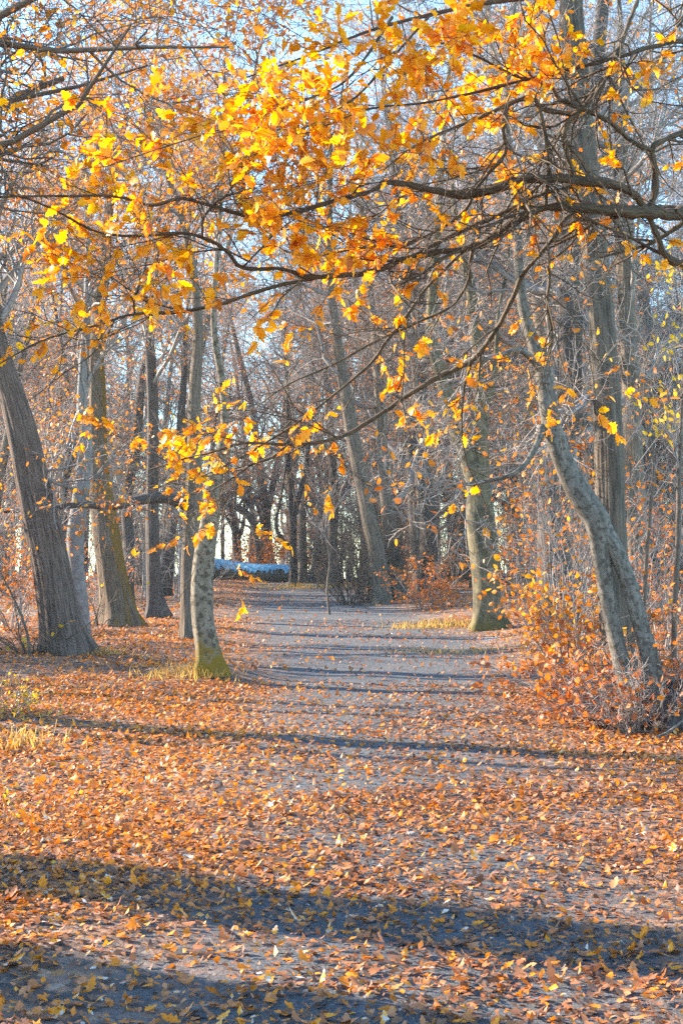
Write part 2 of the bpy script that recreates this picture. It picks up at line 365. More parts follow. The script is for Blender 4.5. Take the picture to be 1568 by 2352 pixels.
# ------------------------------------------------------------ ground
def build_ground():
    ys = np.concatenate([np.linspace(-40, 2, 12), 2 + np.geomspace(0.12, 1500, 330)])
    us = np.linspace(-1, 1, 181); us = np.sign(us) * np.abs(us) ** 1.6
    Y = np.repeat(ys[:, None], len(us), 1)
    X = us[None] * (9 + 1.0 * np.abs(ys))[:, None]
    Z = gz(X, Y)
    n = len(us); i = np.arange(len(ys) - 1)[:, None] * n; j = np.arange(n - 1)
    q = np.stack([i + j, i + j + 1, i + n + j + 1, i + n + j], -1).reshape(-1, 4)
    u = np.abs(X - path_x(Y))
    half = 1.1 + 1.0 * smooth(9, 28, Y)
    pm = (1 - smooth(half - 0.75, half + 0.55, u)) * (1 - smooth(84, 92, Y))
    fr = np.zeros_like(X)
    for (px, py, rx, ry) in ((1120, 1466, .75, .9), (1085, 1480, .5, .35), (1165, 1442, .6, .6), (290, 1440, .75, .5), (500, 1345, 3.5, 1.2), (600, 1349, 3.0, 1.0), (690, 1352, .8, 1.0), (1080, 1360, 1.5, 1.5), (1190, 1440, .6, .6)):
        b, _ = base_at(px, py)
        fr = np.maximum(fr, .62 * np.exp(-((X - b[0]) / rx) ** 2 - ((Y - b[1]) / ry) ** 2))
    m, nt, N, L, out = new_mat('woodland_floor')
    tc = N.new('ShaderNodeTexCoord')
    def noise(scale, det=4, rough=0.6):
        t = N.new('ShaderNodeTexNoise'); t.inputs['Scale'].default_value = scale; t.inputs['Detail'].default_value = det; t.inputs['Roughness'].default_value = rough
        L.new(tc.outputs['Object'], t.inputs['Vector']); return t
    vor = N.new('ShaderNodeTexVoronoi'); vor.inputs['Scale'].default_value = 17; vor.inputs['Randomness'].default_value = 1.0
    L.new(tc.outputs['Object'], vor.inputs['Vector'])
    sx = N.new('ShaderNodeSeparateColor'); L.new(vor.outputs['Color'], sx.inputs[0])
    lit = ramp(N, [(0.0, (0.09, 0.06, 0.05)), (0.35, (0.22, 0.14, 0.10)), (0.6, (0.36, 0.21, 0.14)), (0.8, (0.46, 0.20, 0.06)), (1.0, (0.45, 0.35, 0.28))])
    L.new(sx.outputs[0], lit.inputs[0])
    soil = ramp(N, [(0.3, (0.05, 0.042, 0.038)), (0.7, (0.16, 0.135, 0.12))]); L.new(noise(9, 6, 0.7).outputs['Fac'], soil.inputs[0])
    grit = ramp(N, [(0.35, (0.055, 0.062, 0.07)), (0.55, (0.11, 0.12, 0.128)), (0.74, (0.31, 0.30, 0.285))]); L.new(noise(55, 4, 0.75).outputs['Fac'], grit.inputs[0])
    mk = ramp(N, [(0.42, (0, 0, 0)), (0.55, (1, 1, 1))]); L.new(noise(4.5, 5, 0.7).outputs['Fac'], mk.inputs[0])
    m1 = N.new('ShaderNodeMixRGB'); L.new(mk.outputs[0], m1.inputs[0]); L.new(soil.outputs[0], m1.inputs[1]); L.new(lit.outputs[0], m1.inputs[2])
    ap = N.new('ShaderNodeAttribute'); ap.attribute_name = 'path_mask'
    pn = N.new('ShaderNodeMath'); pn.operation = 'MULTIPLY_ADD'; pn.inputs[1].default_value = 0.7; pn.inputs[2].default_value = -0.35
    L.new(noise(2.2, 4, 0.65).outputs['Fac'], pn.inputs[0])
    pa = N.new('ShaderNodeMath'); pa.operation = 'ADD'; pa.use_clamp = True; L.new(ap.outputs['Fac'], pa.inputs[0]); L.new(pn.outputs[0], pa.inputs[1])
    m2 = N.new('ShaderNodeMixRGB'); L.new(pa.outputs[0], m2.inputs[0]); L.new(m1.outputs[0], m2.inputs[1]); L.new(grit.outputs[0], m2.inputs[2])
    af = N.new('ShaderNodeAttribute'); af.attribute_name = 'frost_mask'
    fa = N.new('ShaderNodeMath'); fa.operation = 'ADD'; L.new(af.outputs['Fac'], fa.inputs[0]); L.new(noise(7, 5, 0.7).outputs['Fac'], fa.inputs[1])
    fm = N.new('ShaderNodeMapRange'); fm.inputs[1].default_value = 0.98; fm.inputs[2].default_value = 1.2; L.new(fa.outputs[0], fm.inputs[0])
    m3 = N.new('ShaderNodeMixRGB'); m3.inputs[2].default_value = (0.58, 0.70, 0.80, 1); L.new(fm.outputs[0], m3.inputs[0]); L.new(m2.outputs[0], m3.inputs[1])
    p = N.new('ShaderNodeBsdfPrincipled'); p.inputs['Roughness'].default_value = 0.85; p.inputs['Specular IOR Level'].default_value = 0.25
    L.new(m3.outputs[0], p.inputs['Base Color'])
    b = N.new('ShaderNodeBump'); b.inputs['Strength'].default_value = 1.0; b.inputs['Distance'].default_value = 0.03
    bm = N.new('ShaderNodeMath'); bm.operation = 'ADD'; L.new(noise(28, 5, 0.75).outputs['Fac'], bm.inputs[0]); L.new(sx.outputs[1], bm.inputs[1])
    L.new(bm.outputs[0], b.inputs['Height']); L.new(b.outputs[0], p.inputs['Normal']); L.new(p.outputs[0], out.inputs[0])
    o = mesh_obj('ground', np.stack([X, Y, Z], -1).reshape(-1, 3), q, m, attrs={'path_mask': ('FLOAT', pm), 'frost_mask': ('FLOAT', fr)})
    tag(o, 'leaf strewn woodland floor with a grey gravel track', None, None, 'structure')
build_ground()

# ------------------------------------------------------------ trees
def trunk_tube(tb, pts, rad, sides=28, flare=0.0, ground=None, n=None, bumps=0.05, roots=5, ridge=0.0):
    L = np.linalg.norm(np.diff(np.asarray(pts), axis=0), axis=1).sum()
    n = n or int(max(24, L / 0.14))
    p, r = resample(pts, rad, n)
    th = np.arange(sides) * 2 * math.pi / sides
    s = np.concatenate([[0], np.cumsum(np.linalg.norm(np.diff(p, axis=0), axis=1))])[:, None]
    ph = rng.random(8) * 6.28
    lob = 1 + bumps * (np.sin(2 * th + ph[0] + s * 1.1) + 0.7 * np.sin(3 * th + ph[1] - s * 1.7) + 0.5 * np.sin(5 * th + ph[2] + s * 2.3) + 0.5 * np.sin(s * 3.1 + ph[3] + th))
    if flare:
        h = p[:, 2:3] - (ground if ground is not None else p[0, 2])
        e = np.exp(-np.maximum(h, 0) / 0.24)
        k = np.clip(np.cos(roots * th + ph[4] + .5 * np.sin(th + ph[6])), 0, 1) ** 1.6
        lob = lob * (1 + flare * e * (0.25 + 1.0 * k + 0.25 * np.cos(2 * th + ph[5])))
    if ridge:
        for f_, g_ in ((9, .9), (13, -1.2), (19, 1.6), (23, -.7)):
            lob = lob + ridge * np.sin(f_ * th + rng.random() * 6 + 1.6 * np.sin(s * g_ + rng.random() * 6))
    tb.add(p, r, sides, lob)
    return p, r

def crown_of(trunk_p, trunk_r, limbs=10, limb_len=(2.5, 4.5), t=(0.35, 0.97), nb=7, nt_=6, nl=5, limb_up=0.12, extra=None, thin=1.0, scale=1.0):
    """limbs > branches > twigs > twiglets on a trunk; returns Tubes and the two finest levels"""
    tb = Tubes()
    P0, R0 = trunk_p[None], trunk_r[None]
    L1, r1 = kids(P0, R0, limbs, limb_len, 9, (40, 75), t, 0.22, limb_up, 0.5, 0.25, 0.012, 0.45)
    if extra is not None and len(extra):
        ep = [resample(a, b, 9) for a, b in extra]
        L1 = np.concatenate([L1, np.stack([a for a, _ in ep])]); r1 = np.concatenate([r1, np.stack([b for _, b in ep])])
    k = limb_len[1] * scale
    L2, r2 = kids(L1, r1, nb, (k * 0.25, k * 0.5), 7, (30, 65), (0.2, 1), 0.28, 0.06, 0.55, 0.3, 0.006, 0.4)
    L3, r3 = kids(L2, r2, nt_, (k * 0.12, k * 0.26), 5, (30, 70), (0.2, 1), 0.3, 0.03, 0.6, 0.4, 0.0042 * thin, 0.4)
    L4, r4 = kids(L3, r3, nl, (k * 0.05, k * 0.13), 4, (25, 70), (0.15, 1), 0.3, 0.02, 0.7, 0.5, 0.003 * thin, 0.3)
    tb.add(L1, r1, 7); tb.add(L2, r2, 5); tb.add(L3, r3, 4); tb.add(L4, r4, 3)
    return tb, L3, L4

def traced(trace, d, depth=None):
    """[(px, py, width px)] at distance d -> points and radii (depth: per-point offsets)"""
    dd = [d + (depth[i] if depth else 0) for i in range(len(trace))]
    pts = np.array([P(a, b, q) for (a, b, _), q in zip(trace, dd)])
    rad = np.array([c * q / F / 2 for (_, _, c), q in zip(trace, dd)])
    return pts, rad

def hero(name, label, cat, trace, d=None, mat=M_OAK, top=14.0, flare=0.5, drift=(0, 0), limbs=12, limb_len=(2.5, 4.5), t=(0.36, 0.97), nb=8, nt_=7, nl=6,
         leaf=None, leaf_n=1, leaf_keep=0.5, leaf_size=(0.06, 0.09), leaf_tint=(0.5, 0.25), extra=None, forks=None, bumps=0.05, twig=M_TWIG, group=None, depth=None, sides=28, roots=5):
    b, dd = base_at(trace[0][0], trace[0][1], d)
    pts, rad = traced(trace, dd, depth)
    z0 = b[2]
    low = pts[0] + (pts[0] - pts[1]) * 0.15; low[2] = z0 - 0.25
    pts = np.vstack([low, pts]); rad = np.concatenate([[rad[0]], rad])
    if top > pts[-1, 2] + 1:
        v = unit(pts[-1] - pts[-2]); v = unit(v * 0.6 + np.array([0, 0, 0.5])); q = pts[-1]; r = rad[-1]; n = 5
        step = (top - q[2]) / n / max(v[2], 0.5)
        for i in range(n):
            v = unit(v + rng.normal(size=3) * 0.1 + np.array([drift[0], drift[1], 0.12])); q = q + v * step; r = rad[-1] * (1 - 0.85 * (i + 1) / n)
            pts = np.vstack([pts, q]); rad = np.append(rad, max(r, 0.012))
    o = thing(name, (b[0], b[1], z0), label, cat, group)
    tb = Tubes()
    rg = .013 if mat in (M_OAK, M_OAKM, M_TALL, M_DARK, M_BROWN) else .004
    tp, tr = trunk_tube(tb, pts, rad, sides if rg < .01 else 64, flare, z0, bumps=bumps, roots=roots, ridge=rg)
    ex = []
    for fk in (forks or []):
        fp, frd = traced(fk['trace'], dd, fk.get('depth'))
        if fk.get('top'):
            v = unit(unit(fp[-1] - fp[-2]) * 0.6 + np.array([0, 0, 0.5])); q = fp[-1]; st = (fk['top'] - q[2]) / 4
            for i in range(4):
                v = unit(v + rng.normal(size=3) * 0.12 + np.array([0, 0, 0.1])); q = q + v * st / max(v[2], 0.5)
                fp = np.vstack([fp, q]); frd = np.append(frd, max(frd[-1] * 0.72, 0.012))
        ft = Tubes() if fk.get('mat') else tb
        trunk_tube(ft, fp, frd, 14, 0, n=int(max(14, len(fp) * 6)), bumps=bumps)
        if fk.get('mat'): ft.build('limb', fk['mat'], o)
        if not fk.get('bare'): ex.append((fp[len(fp) // 3:], frd[len(fp) // 3:] * .55))
    tb.build('trunk', mat, o)
    for e in (extra or []):
        ex.append(traced(e['trace'], dd, e.get('depth')))
    ct, T3, T4 = crown_of(tp, tr, limbs, limb_len, t, nb, nt_, nl, extra=ex)
    cr = ct.build('crown', twig, o)
    if leaf is not None:
        lv = Leaves(); lv.on(T4, leaf_n, leaf_size, leaf_tint, LEAF_MID, keep=leaf_keep)
        lv.build('foliage', leaf, o)
    return o

# --- the trees one can tell apart, left to right
hero('oak_tree', 'thick dark ridged oak leaning left at the left edge, sunlit along its left rim', 'tree',
     [(152, 1502, 104), (138, 1420, 92), (118, 1300, 84), (96, 1200, 80), (52, 1000, 68), (20, 880, 56), (-12, 760, 48)], mat=M_OAK, top=13, flare=0.35, drift=(-.05, 0),
     limbs=9, leaf=ORANGE, leaf_n=2, leaf_keep=0.6, leaf_tint=(0.55, 0.25), bumps=0.03,
     extra=[dict(trace=[(60, 1060, 16), (90, 1085, 11), (130, 1110, 8), (165, 1120, 5)])])
hero('grey_tree', 'slim pale grey tree with a kinked trunk tucked behind the dark leaning oak', 'tree',
     [(196, 1462, 30), (188, 1400, 34), (176, 1300, 36), (173, 1235, 39), (182, 1165, 37), (194, 1080, 34), (197, 1000, 29), (189, 925, 25)], d=25.0, mat=M_GREY, top=11, flare=0.2,
     limbs=8, limb_len=(2, 3.6), t=(0.5, .97), leaf=ORANGE, leaf_keep=0.6, bumps=0.03,
     extra=[dict(trace=[(190, 930, 14), (168, 985, 12), (150, 1040, 9), (115, 1080, 6)]), dict(trace=[(190, 930, 12), (215, 850, 10), (262, 790, 6), (300, 770, 4)])])
hero('mossy_oak', 'broad oak with rust coloured moss down its right side and a frosty foot', 'tree',
     [(274, 1436, 100), (268, 1380, 80), (255, 1300, 66), (240, 1200, 60), (228, 1080, 46), (225, 1000, 40), (224, 900, 37), (222, 780, 33)], mat=M_OAKM, top=14, flare=0.4,
     limbs=10, leaf=ORANGE, leaf_n=2, leaf_keep=0.6, bumps=0.025)
hero('dark_tree', 'dark straight tree between the mossy oak and the tree with a level branch', 'tree',
     [(361, 1420, 48), (355, 1360, 36), (352, 1280, 32), (350, 1180, 30), (352, 1050, 27), (350, 900, 24)], mat=M_DARK, top=13, flare=0.5, limbs=9, leaf=ORANGE, leaf_keep=0.6)
hero('dark_tree', 'dark distant trunk leaning right close beside the dark straight tree', 'tree',
     [(378, 1345, 34), (388, 1260, 28), (398, 1180, 25), (408, 1080, 22), (415, 980, 18)], d=46, mat=M_DARK, top=15, flare=0.4, limbs=9)
hero('branching_tree', 'upright brown tree carrying one long level branch that points left', 'tree',
     [(430, 1474, 30), (429, 1400, 28), (432, 1300, 32), (440, 1210, 36), (445, 1140, 38), (446, 1050, 32), (448, 900, 28), (455, 740, 22)], d=24.6, mat=M_BROWN, top=13, flare=0.35, limbs=9, t=(.5, .97),
     leaf=ORANGE, leaf_n=2, leaf_keep=0.6, bumps=0.035,
     forks=[dict(trace=[(446, 1166, 34), (420, 1156, 30), (380, 1144, 26), (330, 1147, 23), (270, 1160, 20), (180, 1160, 15), (90, 1170, 10), (10, 1176, 7)], mat=M_DARK, depth=[0, -.1, -.2, -.3, -.5, -.8, -1.1, -1.4])])
hero('beech_tree', 'pale mottled beech beside the path with a mossy foot and a brightly sunlit left edge', 'tree',
     [(480, 1548, 60), (477, 1500, 52), (466, 1420, 51), (464, 1360, 53), (466, 1300, 51), (473, 1245, 48), (484, 1185, 43), (489, 1135, 41), (496, 1090, 36), (508, 1040, 27), (515, 990, 21), (516, 930, 18), (506, 850, 17), (492, 760, 14), (494, 650, 12), (505, 500, 10)],
     mat=M_BEECH, top=11, flare=0.8, limbs=15, limb_len=(1.6, 3.6), t=(0.4, .97), leaf=ORANGE, leaf_n=2, leaf_keep=0.6, leaf_tint=(.6, .25), bumps=0.035, sides=36, roots=3)
hero('leaning_tree', 'grey brown tree leaning left with a black twiggy thicket around its foot', 'tree',
     [(882, 1388, 40), (872, 1330, 38), (862, 1260, 37), (845, 1180, 35), (822, 1060, 32), (805, 980, 29), (790, 880, 25), (775, 780, 21)], d=41, mat=M_BROWN, top=17, flare=0.25, limbs=11, limb_len=(3, 5), leaf=ORANGE, leaf_keep=0.2)
hero('forked_tree', 'olive barked tree that forks into two limbs above a root spread foot', 'tree',
     [(1122, 1446, 72), (1118, 1400, 62), (1114, 1320, 60), (1108, 1230, 66), (1100, 1150, 60), (1102, 1100, 44), (1104, 1040, 36), (1106, 950, 32), (1100, 870, 26)], mat=M_OLIVE, top=13, flare=0.5, limbs=8, t=(.55, .97), bumps=0.05,
     leaf=ORANGE, leaf_keep=0.15,
     forks=[dict(trace=[(1096, 1130, 44), (1078, 1060, 44), (1054, 1000, 43), (1034, 930, 39), (1010, 850, 32), (990, 780, 27)], top=13),
            dict(trace=[(1106, 940, 22), (1120, 915, 18), (1134, 870, 14), (1138, 820, 11)], top=9)],
     extra=[dict(trace=[(1085, 1050, 10), (1040, 1040, 8), (1000, 1022, 7), (985, 1005, 4)])])
hero('leaning_beech', 'smooth grey beech leaning over the orange bushes, its lower trunk split in two', 'tree',
     [(1468, 1676, 54), (1438, 1570, 42), (1412, 1460, 40), (1394, 1360, 40), (1380, 1270, 44), (1372, 1200, 58), (1330, 1135, 54), (1292, 1060, 45), (1266, 980, 41), (1254, 910, 40), (1246, 850, 36), (1222, 780, 27), (1200, 700, 24), (1190, 600, 21), (1186, 500, 18)],
     mat=M_MOTT, top=8.5, flare=0.5, limbs=9, limb_len=(1.2, 2.4), t=(.55, .97), bumps=0.05, sides=32,
     leaf=ORANGE, leaf_keep=0.2,
     forks=[dict(trace=[(1374, 1200, 44), (1412, 1265, 38), (1444, 1345, 37), (1468, 1430, 38), (1488, 1500, 42), (1504, 1580, 48), (1512, 1674, 60)], bare=True, depth=[0, -.02, -.04, -.06, -.08, -.08, -.05]),
            dict(trace=[(1246, 858, 20), (1218, 822, 16), (1192, 805, 14), (1150, 815, 12), (1080, 835, 9), (985, 872, 6)], depth=[0, -.1, -.2, -.3, -.4, -.6]),
            dict(trace=[(1250, 975, 18), (1225, 1035, 14), (1185, 1085, 11), (1110, 1106, 9), (1020, 1122, 6), (945, 1152, 4)], depth=[0, -.1, -.2, -.2, -.3, -.3]),
            dict(trace=[(1244, 860, 16), (1262, 800, 9), (1256, 700, 7), (1262, 600, 5)])])
hero('tall_oak', 'tall straight brown tree rising through the whole right side behind the leaning beech', 'tree',
     [(1424, 1580, 76), (1412, 1400, 70), (1402, 1200, 66), (1398, 1050, 66), (1392, 920, 64), (1378, 720, 62), (1356, 500, 60), (1334, 300, 58), (1322, 150, 55), (1310, 0, 52)], d=15.2, mat=M_TALL, top=12, flare=0.3, limbs=7, limb_len=(2, 4), t=(.5, .95), leaf=ORANGE, leaf_keep=0.6,
     extra=[dict(trace=[(1375, 905, 16), (1340, 915, 14), (1310, 935, 12), (1282, 945, 8)])])
hero('dark_tree', 'grey shadowed tree half hidden close behind the tall straight brown tree', 'tree',
     [(1470, 1440, 50), (1462, 1300, 46), (1456, 1150, 44), (1450, 950, 42), (1440, 750, 40), (1430, 550, 36), (1424, 350, 32)], d=27, mat=M_BROWN, top=14, flare=0.3, limbs=10, limb_len=(2.5, 4.5), leaf=ORANGE, leaf_keep=0.2)
hero('distant_tree', 'dark distant tree standing at the right end of the frosted log', 'tree',
     [(674, 1351, 19), (673, 1290, 16), (672, 1200, 17), (668, 1120, 16), (660, 1050, 13)], d=61, mat=M_DARK, top=16, flare=0.4, limbs=8, limb_len=(3, 5),
     forks=[dict(trace=[(672, 1262, 10), (654, 1245, 10), (638, 1222, 9), (634, 1195, 8), (642, 1160, 7)], top=10), dict(trace=[(673, 1190, 12), (690, 1130, 11), (704, 1060, 9)], top=15)])
hero('distant_tree', 'brown distant tree just right of the dark one beside the frosted log', 'tree',
     [(694, 1334, 26), (695, 1270, 21), (694, 1200, 18), (700, 1120, 15)], d=68, mat=M_BROWN, top=18, flare=0.5, limbs=9, limb_len=(3, 5))
hero('distant_tree', 'far forked tree with several upright limbs against the bright sky', 'tree',
     [(548, 1312, 20), (546, 1270, 19), (542, 1230, 18), (536, 1190, 11), (524, 1140, 8)], d=92, mat=M_DARK, top=18, flare=0.3, limbs=7, limb_len=(3, 5),
     forks=[dict(trace=[(545, 1240, 13), (556, 1215, 10), (562, 1180, 8), (560, 1140, 7)], top=16), dict(trace=[(543, 1235, 10), (530, 1205, 8), (516, 1180, 6)], top=14)])
hero('distant_tree', 'thin far tree with a straight stem against the bright sky left of the forked one', 'tree',
     [(512, 1318, 9), (511, 1250, 9), (512, 1180, 8), (508, 1100, 6)], d=96, mat=M_DARK, top=18, flare=0.2, limbs=7, limb_len=(3, 5))
hero('distant_tree', 'far crooked tree bowing left over the gap above the frosted log', 'tree',
     [(596, 1318, 13), (592, 1270, 12), (585, 1215, 14), (575, 1190, 17), (556, 1172, 16), (530, 1160, 9)], d=80, mat=M_BROWN, top=6, flare=0.2, limbs=10, limb_len=(2, 4), leaf=ORANGE, leaf_keep=.4)

# --- saplings and bushes
def sapling(name, label, trace, d=None, mat=M_TWIGD, top=None, leaf=None, keep=0.5, n=10, blen=(0.5, 1.1), size=(0.05, 0.08), tint=(.5, .25), tr=(.3, 1), group=None, cat='sapling'):
    b, dd = base_at(trace[0][0], trace[0][1], d)
    pts, rad = traced(trace, dd); pts[0, 2] = b[2] - 0.05
    if top:
        v = unit(pts[-1] - pts[-2]); q = pts[-1]
        for i in range(4):
            v = unit(v + rng.normal(size=3) * .1 + np.array([0, 0, .1])); q = q + v * (top - pts[-1 - 0, 2] if i == 0 else st) / (4 if i == 0 else 1)
            if i == 0: st = (top - pts[-1, 2]) / 4
            pts = np.vstack([pts, q]); rad = np.append(rad, max(rad[-1] * .7, .004))
    o = thing(name, b, label, cat, group)
    tb = Tubes(); tp, trr = trunk_tube(tb, pts, rad, 10, 0, n=24, bumps=0.03); tb.build('stem', mat, o)
    ct = Tubes()
    L2, r2 = kids(tp[None], trr[None], n, blen, 7, (35, 65), tr, .22, .1, .55, .3, .004, .5)
    L3, r3 = kids(L2, r2, 6, (blen[1] * .2, blen[1] * .5), 5, (30, 60), (.15, 1), .25, .04, .6, .4, .003, .4)
    L4, r4 = kids(L3, r3, 3, (blen[1] * .1, blen[1] * .22), 4, (30, 60), (.15, 1), .25, .02, .6, .5, .0025, .3)
    ct.add(L2, r2, 5); ct.add(L3, r3, 4); ct.add(L4, r4, 3); ct.build('crown', M_TWIG, o)
    if leaf:
        lv = Leaves(); lv.on(L4, 2, size, tint, LEAF_MID, keep=keep, droop=.2, width=.6); lv.build('foliage', leaf, o)
    return o

sapling('young_tree', 'thin dark sapling rising from the edge of the path before the thicket', [(757, 1412, 6), (751, 1350, 5.5), (758, 1290, 5), (748, 1220, 5), (752, 1160, 4), (738, 1080, 3)], top=7, n=26, blen=(.8, 1.9), tr=(.2, 1))
sapling('young_tree', 'slender sunlit sapling between the leaning tree and the forked tree', [(958, 1345, 8), (959, 1260, 8), (962, 1180, 6), (965, 1090, 5)], d=43, mat=M_BROWN, top=9, n=14, blen=(1, 2), leaf=RUSSET, keep=.2)
sapling('young_tree', 'very thin pale sapling just left of the tree with the level branch', [(414, 1345, 5), (413, 1290, 5), (412, 1200, 4)], d=40, mat=M_GREY, top=6, n=8)
sapling('young_tree', 'dark sapling at the right edge holding yellow leaves', [(1545, 1510, 13), (1548, 1400, 14), (1556, 1250, 13), (1558, 1100, 11), (1562, 1000, 9)], d=15.5, top=5.2, leaf=YELLOW, keep=.45, n=16, blen=(.5, 1.1), tr=(.45, .95))
sapling('young_tree', 'twin dark sapling close right of the split leaning beech', [(1474, 1420, 10), (1482, 1300, 10), (1492, 1180, 9), (1500, 1060, 7), (1482, 960, 5)], d=18, top=6, leaf=RUSSET, keep=.1, n=14, blen=(.6, 1.3))
sapling('young_tree', 'pale sapling leaning out of the bushes left of the leaning beech', [(1262, 1480, 8), (1228, 1380, 8), (1196, 1290, 6), (1180, 1220, 5)], d=22, mat=M_BROWN, n=10, blen=(.5, 1.0))
sapling('young_tree', 'thin sapling with curved stem at the left edge below the oak', [(68, 1545, 7), (66, 1470, 7), (52, 1420, 6), (30, 1370, 5), (5, 1320, 4)], d=19.5, mat=M_TWIGD, n=8, blen=(.3, .8), leaf=RUSSET, keep=.3)

def bush(name, label, base, height, spread, stems=16, leaf=RUSSET, keep=0.6, size=(0.05, 0.08), tint=(.5, .25), seed=0, twig=M_TWIG, nb=7, nt_=5, lean=(0, 0), group=None, cat='bush', leaf_n=2, rstem=0.012, parent_build=True, flat=0.3, up=0.02):
    st = np.random.default_rng(seed)
    b = np.array(base, float)
    o = thing(name, b, label, cat, group)
    N = 8; out = np.empty((stems, N, 3)); a = st.random(stems) * 6.283; tl = st.random(stems) ** .7
    d = np.stack([np.cos(a) * tl * spread + lean[0], np.sin(a) * tl * spread + lean[1], np.full(stems, height)], 1); Ls = np.linalg.norm(d, axis=1) * (0.55 + .5 * st.random(stems)); d = unit(d)
    p = b + np.stack([np.cos(a), np.sin(a), 0 * a], 1) * (0.05 + .16 * spread * st.random(stems))[:, None]; p[:, 2] -= .05
    out[:, 0] = p
    for i in range(1, N):
        d = unit(d + st.normal(size=d.shape) * .12 + np.array([0, 0, -.02])); p = p + d * (Ls / (N - 1))[:, None]; out[:, i] = p
    rad = rstem * (0.6 + .6 * st.random(stems))[:, None] * np.linspace(1, .35, N)
    tb = Tubes(); tb.add(out, rad, 6)
    L2, r2 = kids(out, rad, nb, (height * .25, height * .5), 6, (30, 65), (.15, 1), .2, up, .5, .35, .0035, .5, flat=flat)
    L3, r3 = kids(L2, r2, nt_, (height * .08, height * .2), 4, (30, 65), (.1, 1), .22, .0, .6, .5, .0025, .4, flat=flat)
    tb.add(L2, r2, 4); tb.add(L3, r3, 3); tb.build('stems', twig, o)
    if leaf and keep > 0:
        lv = Leaves(); lv.on(L3, leaf_n, size, tint, LEAF_MID, keep=keep, droop=.15, width=.65, curl=.2); lv.on(L2, 2, size, tint, LEAF_MID, keep=keep * .6, droop=.15, width=.65); lv.build('foliage', leaf, o)
    return o
def bb(px, py, d=None): return base_at(px, py, d)[0]

bush('beech_bush', 'bright orange leaved bush spreading left of the leaning beech', bb(1335, 1560, 15.5), 1.35, .8, 20, ORANGE, .75, seed=1, tint=(.66, .22), lean=(-.15, 0))
bush('beech_bush', 'low russet bush sprawling at the foot of the leaning beech', bb(1385, 1630, 13.6), .8, 1.0, 22, RUSSET, .4, seed=2, tint=(.45, .25), lean=(-.3, -.1))
bush('beech_bush', 'tall thin orange bush behind the split trunk of the leaning beech', bb(1310, 1520, 18.5), 3.7, 1.2, 22, ORANGE, .6, seed=3, tint=(.4, .25))
bush('beech_bush', 'tall copper bush between the forked tree and the tall straight tree', bb(1290, 1400, 33), 4.0, 1.5, 18, ORANGE, .6, seed=4, tint=(.6, .25))
bush('beech_bush', 'copper bush standing right of the tall straight tree by the saplings', bb(1510, 1500, 20), 2.6, 1.1, 16, RUSSET, .4, seed=5, tint=(.55, .25))
bush('beech_bush', 'small red brown bush right of the leaning tree and its thicket', bb(975, 1405, 37), 1.35, 1.2, 18, RUSSET, .8, seed=6, tint=(.7, .2), size=(.06, .09))
bush('beech_bush', 'orange red bush behind the small red brown bush', bb(955, 1350, 52), 2.6, 1.8, 16, RUSSET, .7, seed=7, tint=(.75, .2), size=(.07, .1))
bush('beech_bush', 'bright orange bush glowing behind the frosted log', bb(600, 1335, 80), 2.8, 3.0, 22, ORANGE, .9, seed=8, tint=(.35, .2), size=(.1, .15))
bush('beech_bush', 'orange bush behind the two distant trunks at the end of the log', bb(735, 1335, 74), 3.2, 2.2, 18, ORANGE, .8, seed=9, tint=(.3, .2), size=(.1, .14))
bush('beech_bush', 'reddish bush far behind the forked tree on its right', bb(1180, 1385, 42), 2.4, 1.8, 16, RUSSET, .6, seed=10, tint=(.6, .2), size=(.07, .1))
bush('beech_bush', 'russet bush at the left edge behind the leaning oak', bb(30, 1450, 27), 2.2, 1.2, 16, RUSSET, .6, seed=11, tint=(.7, .2))
bush('beech_bush', 'twiggy russet bush in the shade between oak and level branch tree', bb(215, 1400, 36), 1.8, 1.4, 14, RUSSET, .3, seed=12, tint=(.5, .2))
bush('thicket', 'black twiggy thicket packed left of the foot of the leaning tree', bb(800, 1388, 41.5), 2.9, 2.1, 42, None, 0, seed=13, twig=M_TWIGD, nb=6, nt_=4, rstem=.014, cat='thicket')
bush('thicket', 'tall dark thicket directly behind the foot of the leaning tree', bb(842, 1380, 43), 3.4, 2.1, 46, None, 0, seed=113, twig=M_TWIGD, nb=7, nt_=4, rstem=.014, cat='thicket')
bush('thicket', 'dark bare thicket right behind the leaning tree trunk', bb(900, 1375, 44), 3.1, 1.9, 42, None, 0, seed=14, twig=M_TWIGD, nb=7, nt_=4, rstem=.014, cat='thicket')
bush('bramble', 'arching bramble with a few yellow leaves left of the leaning oak', bb(75, 1500, 20.5), .75, 1.3, 18, YELLOW, .05, seed=15, twig=M_TWIGD, nb=4, nt_=3, size=(.07, .1), leaf_n=1)
bush('bramble', 'low bramble with yellow leaves between the grey tree and mossy oak', bb(215, 1440, 28), 1.0, .8, 12, YELLOW, .1, seed=16, twig=M_TWIGD, nb=4, nt_=3, size=(.07, .1), leaf_n=1)
bush('weed', 'clump of upright yellow weeds at the left edge of the path', bb(16, 1700, 13.4), .42, .35, 22, YELLOW, .5, seed=17, twig=M_TWIG, nb=6, nt_=2, size=(.02, .045), cat='weed', rstem=.003, tint=(.3, .3))
bush('weed', 'single small yellow weed beside the clump at the left edge', bb(72, 1712, 13), .22, .3, 6, YELLOW, .5, seed=18, twig=M_TWIG, nb=5, nt_=2, size=(.02, .04), cat='weed', rstem=.003, tint=(.3, .3))
bush('weed', 'low yellow weed at the left edge beside the foreground shadow', bb(8, 2065, 6.6), .16, .6, 9, YELLOW, .5, seed=19, twig=M_TWIG, nb=5, nt_=2, size=(.02, .035), cat='weed', rstem=.002, tint=(.35, .3))
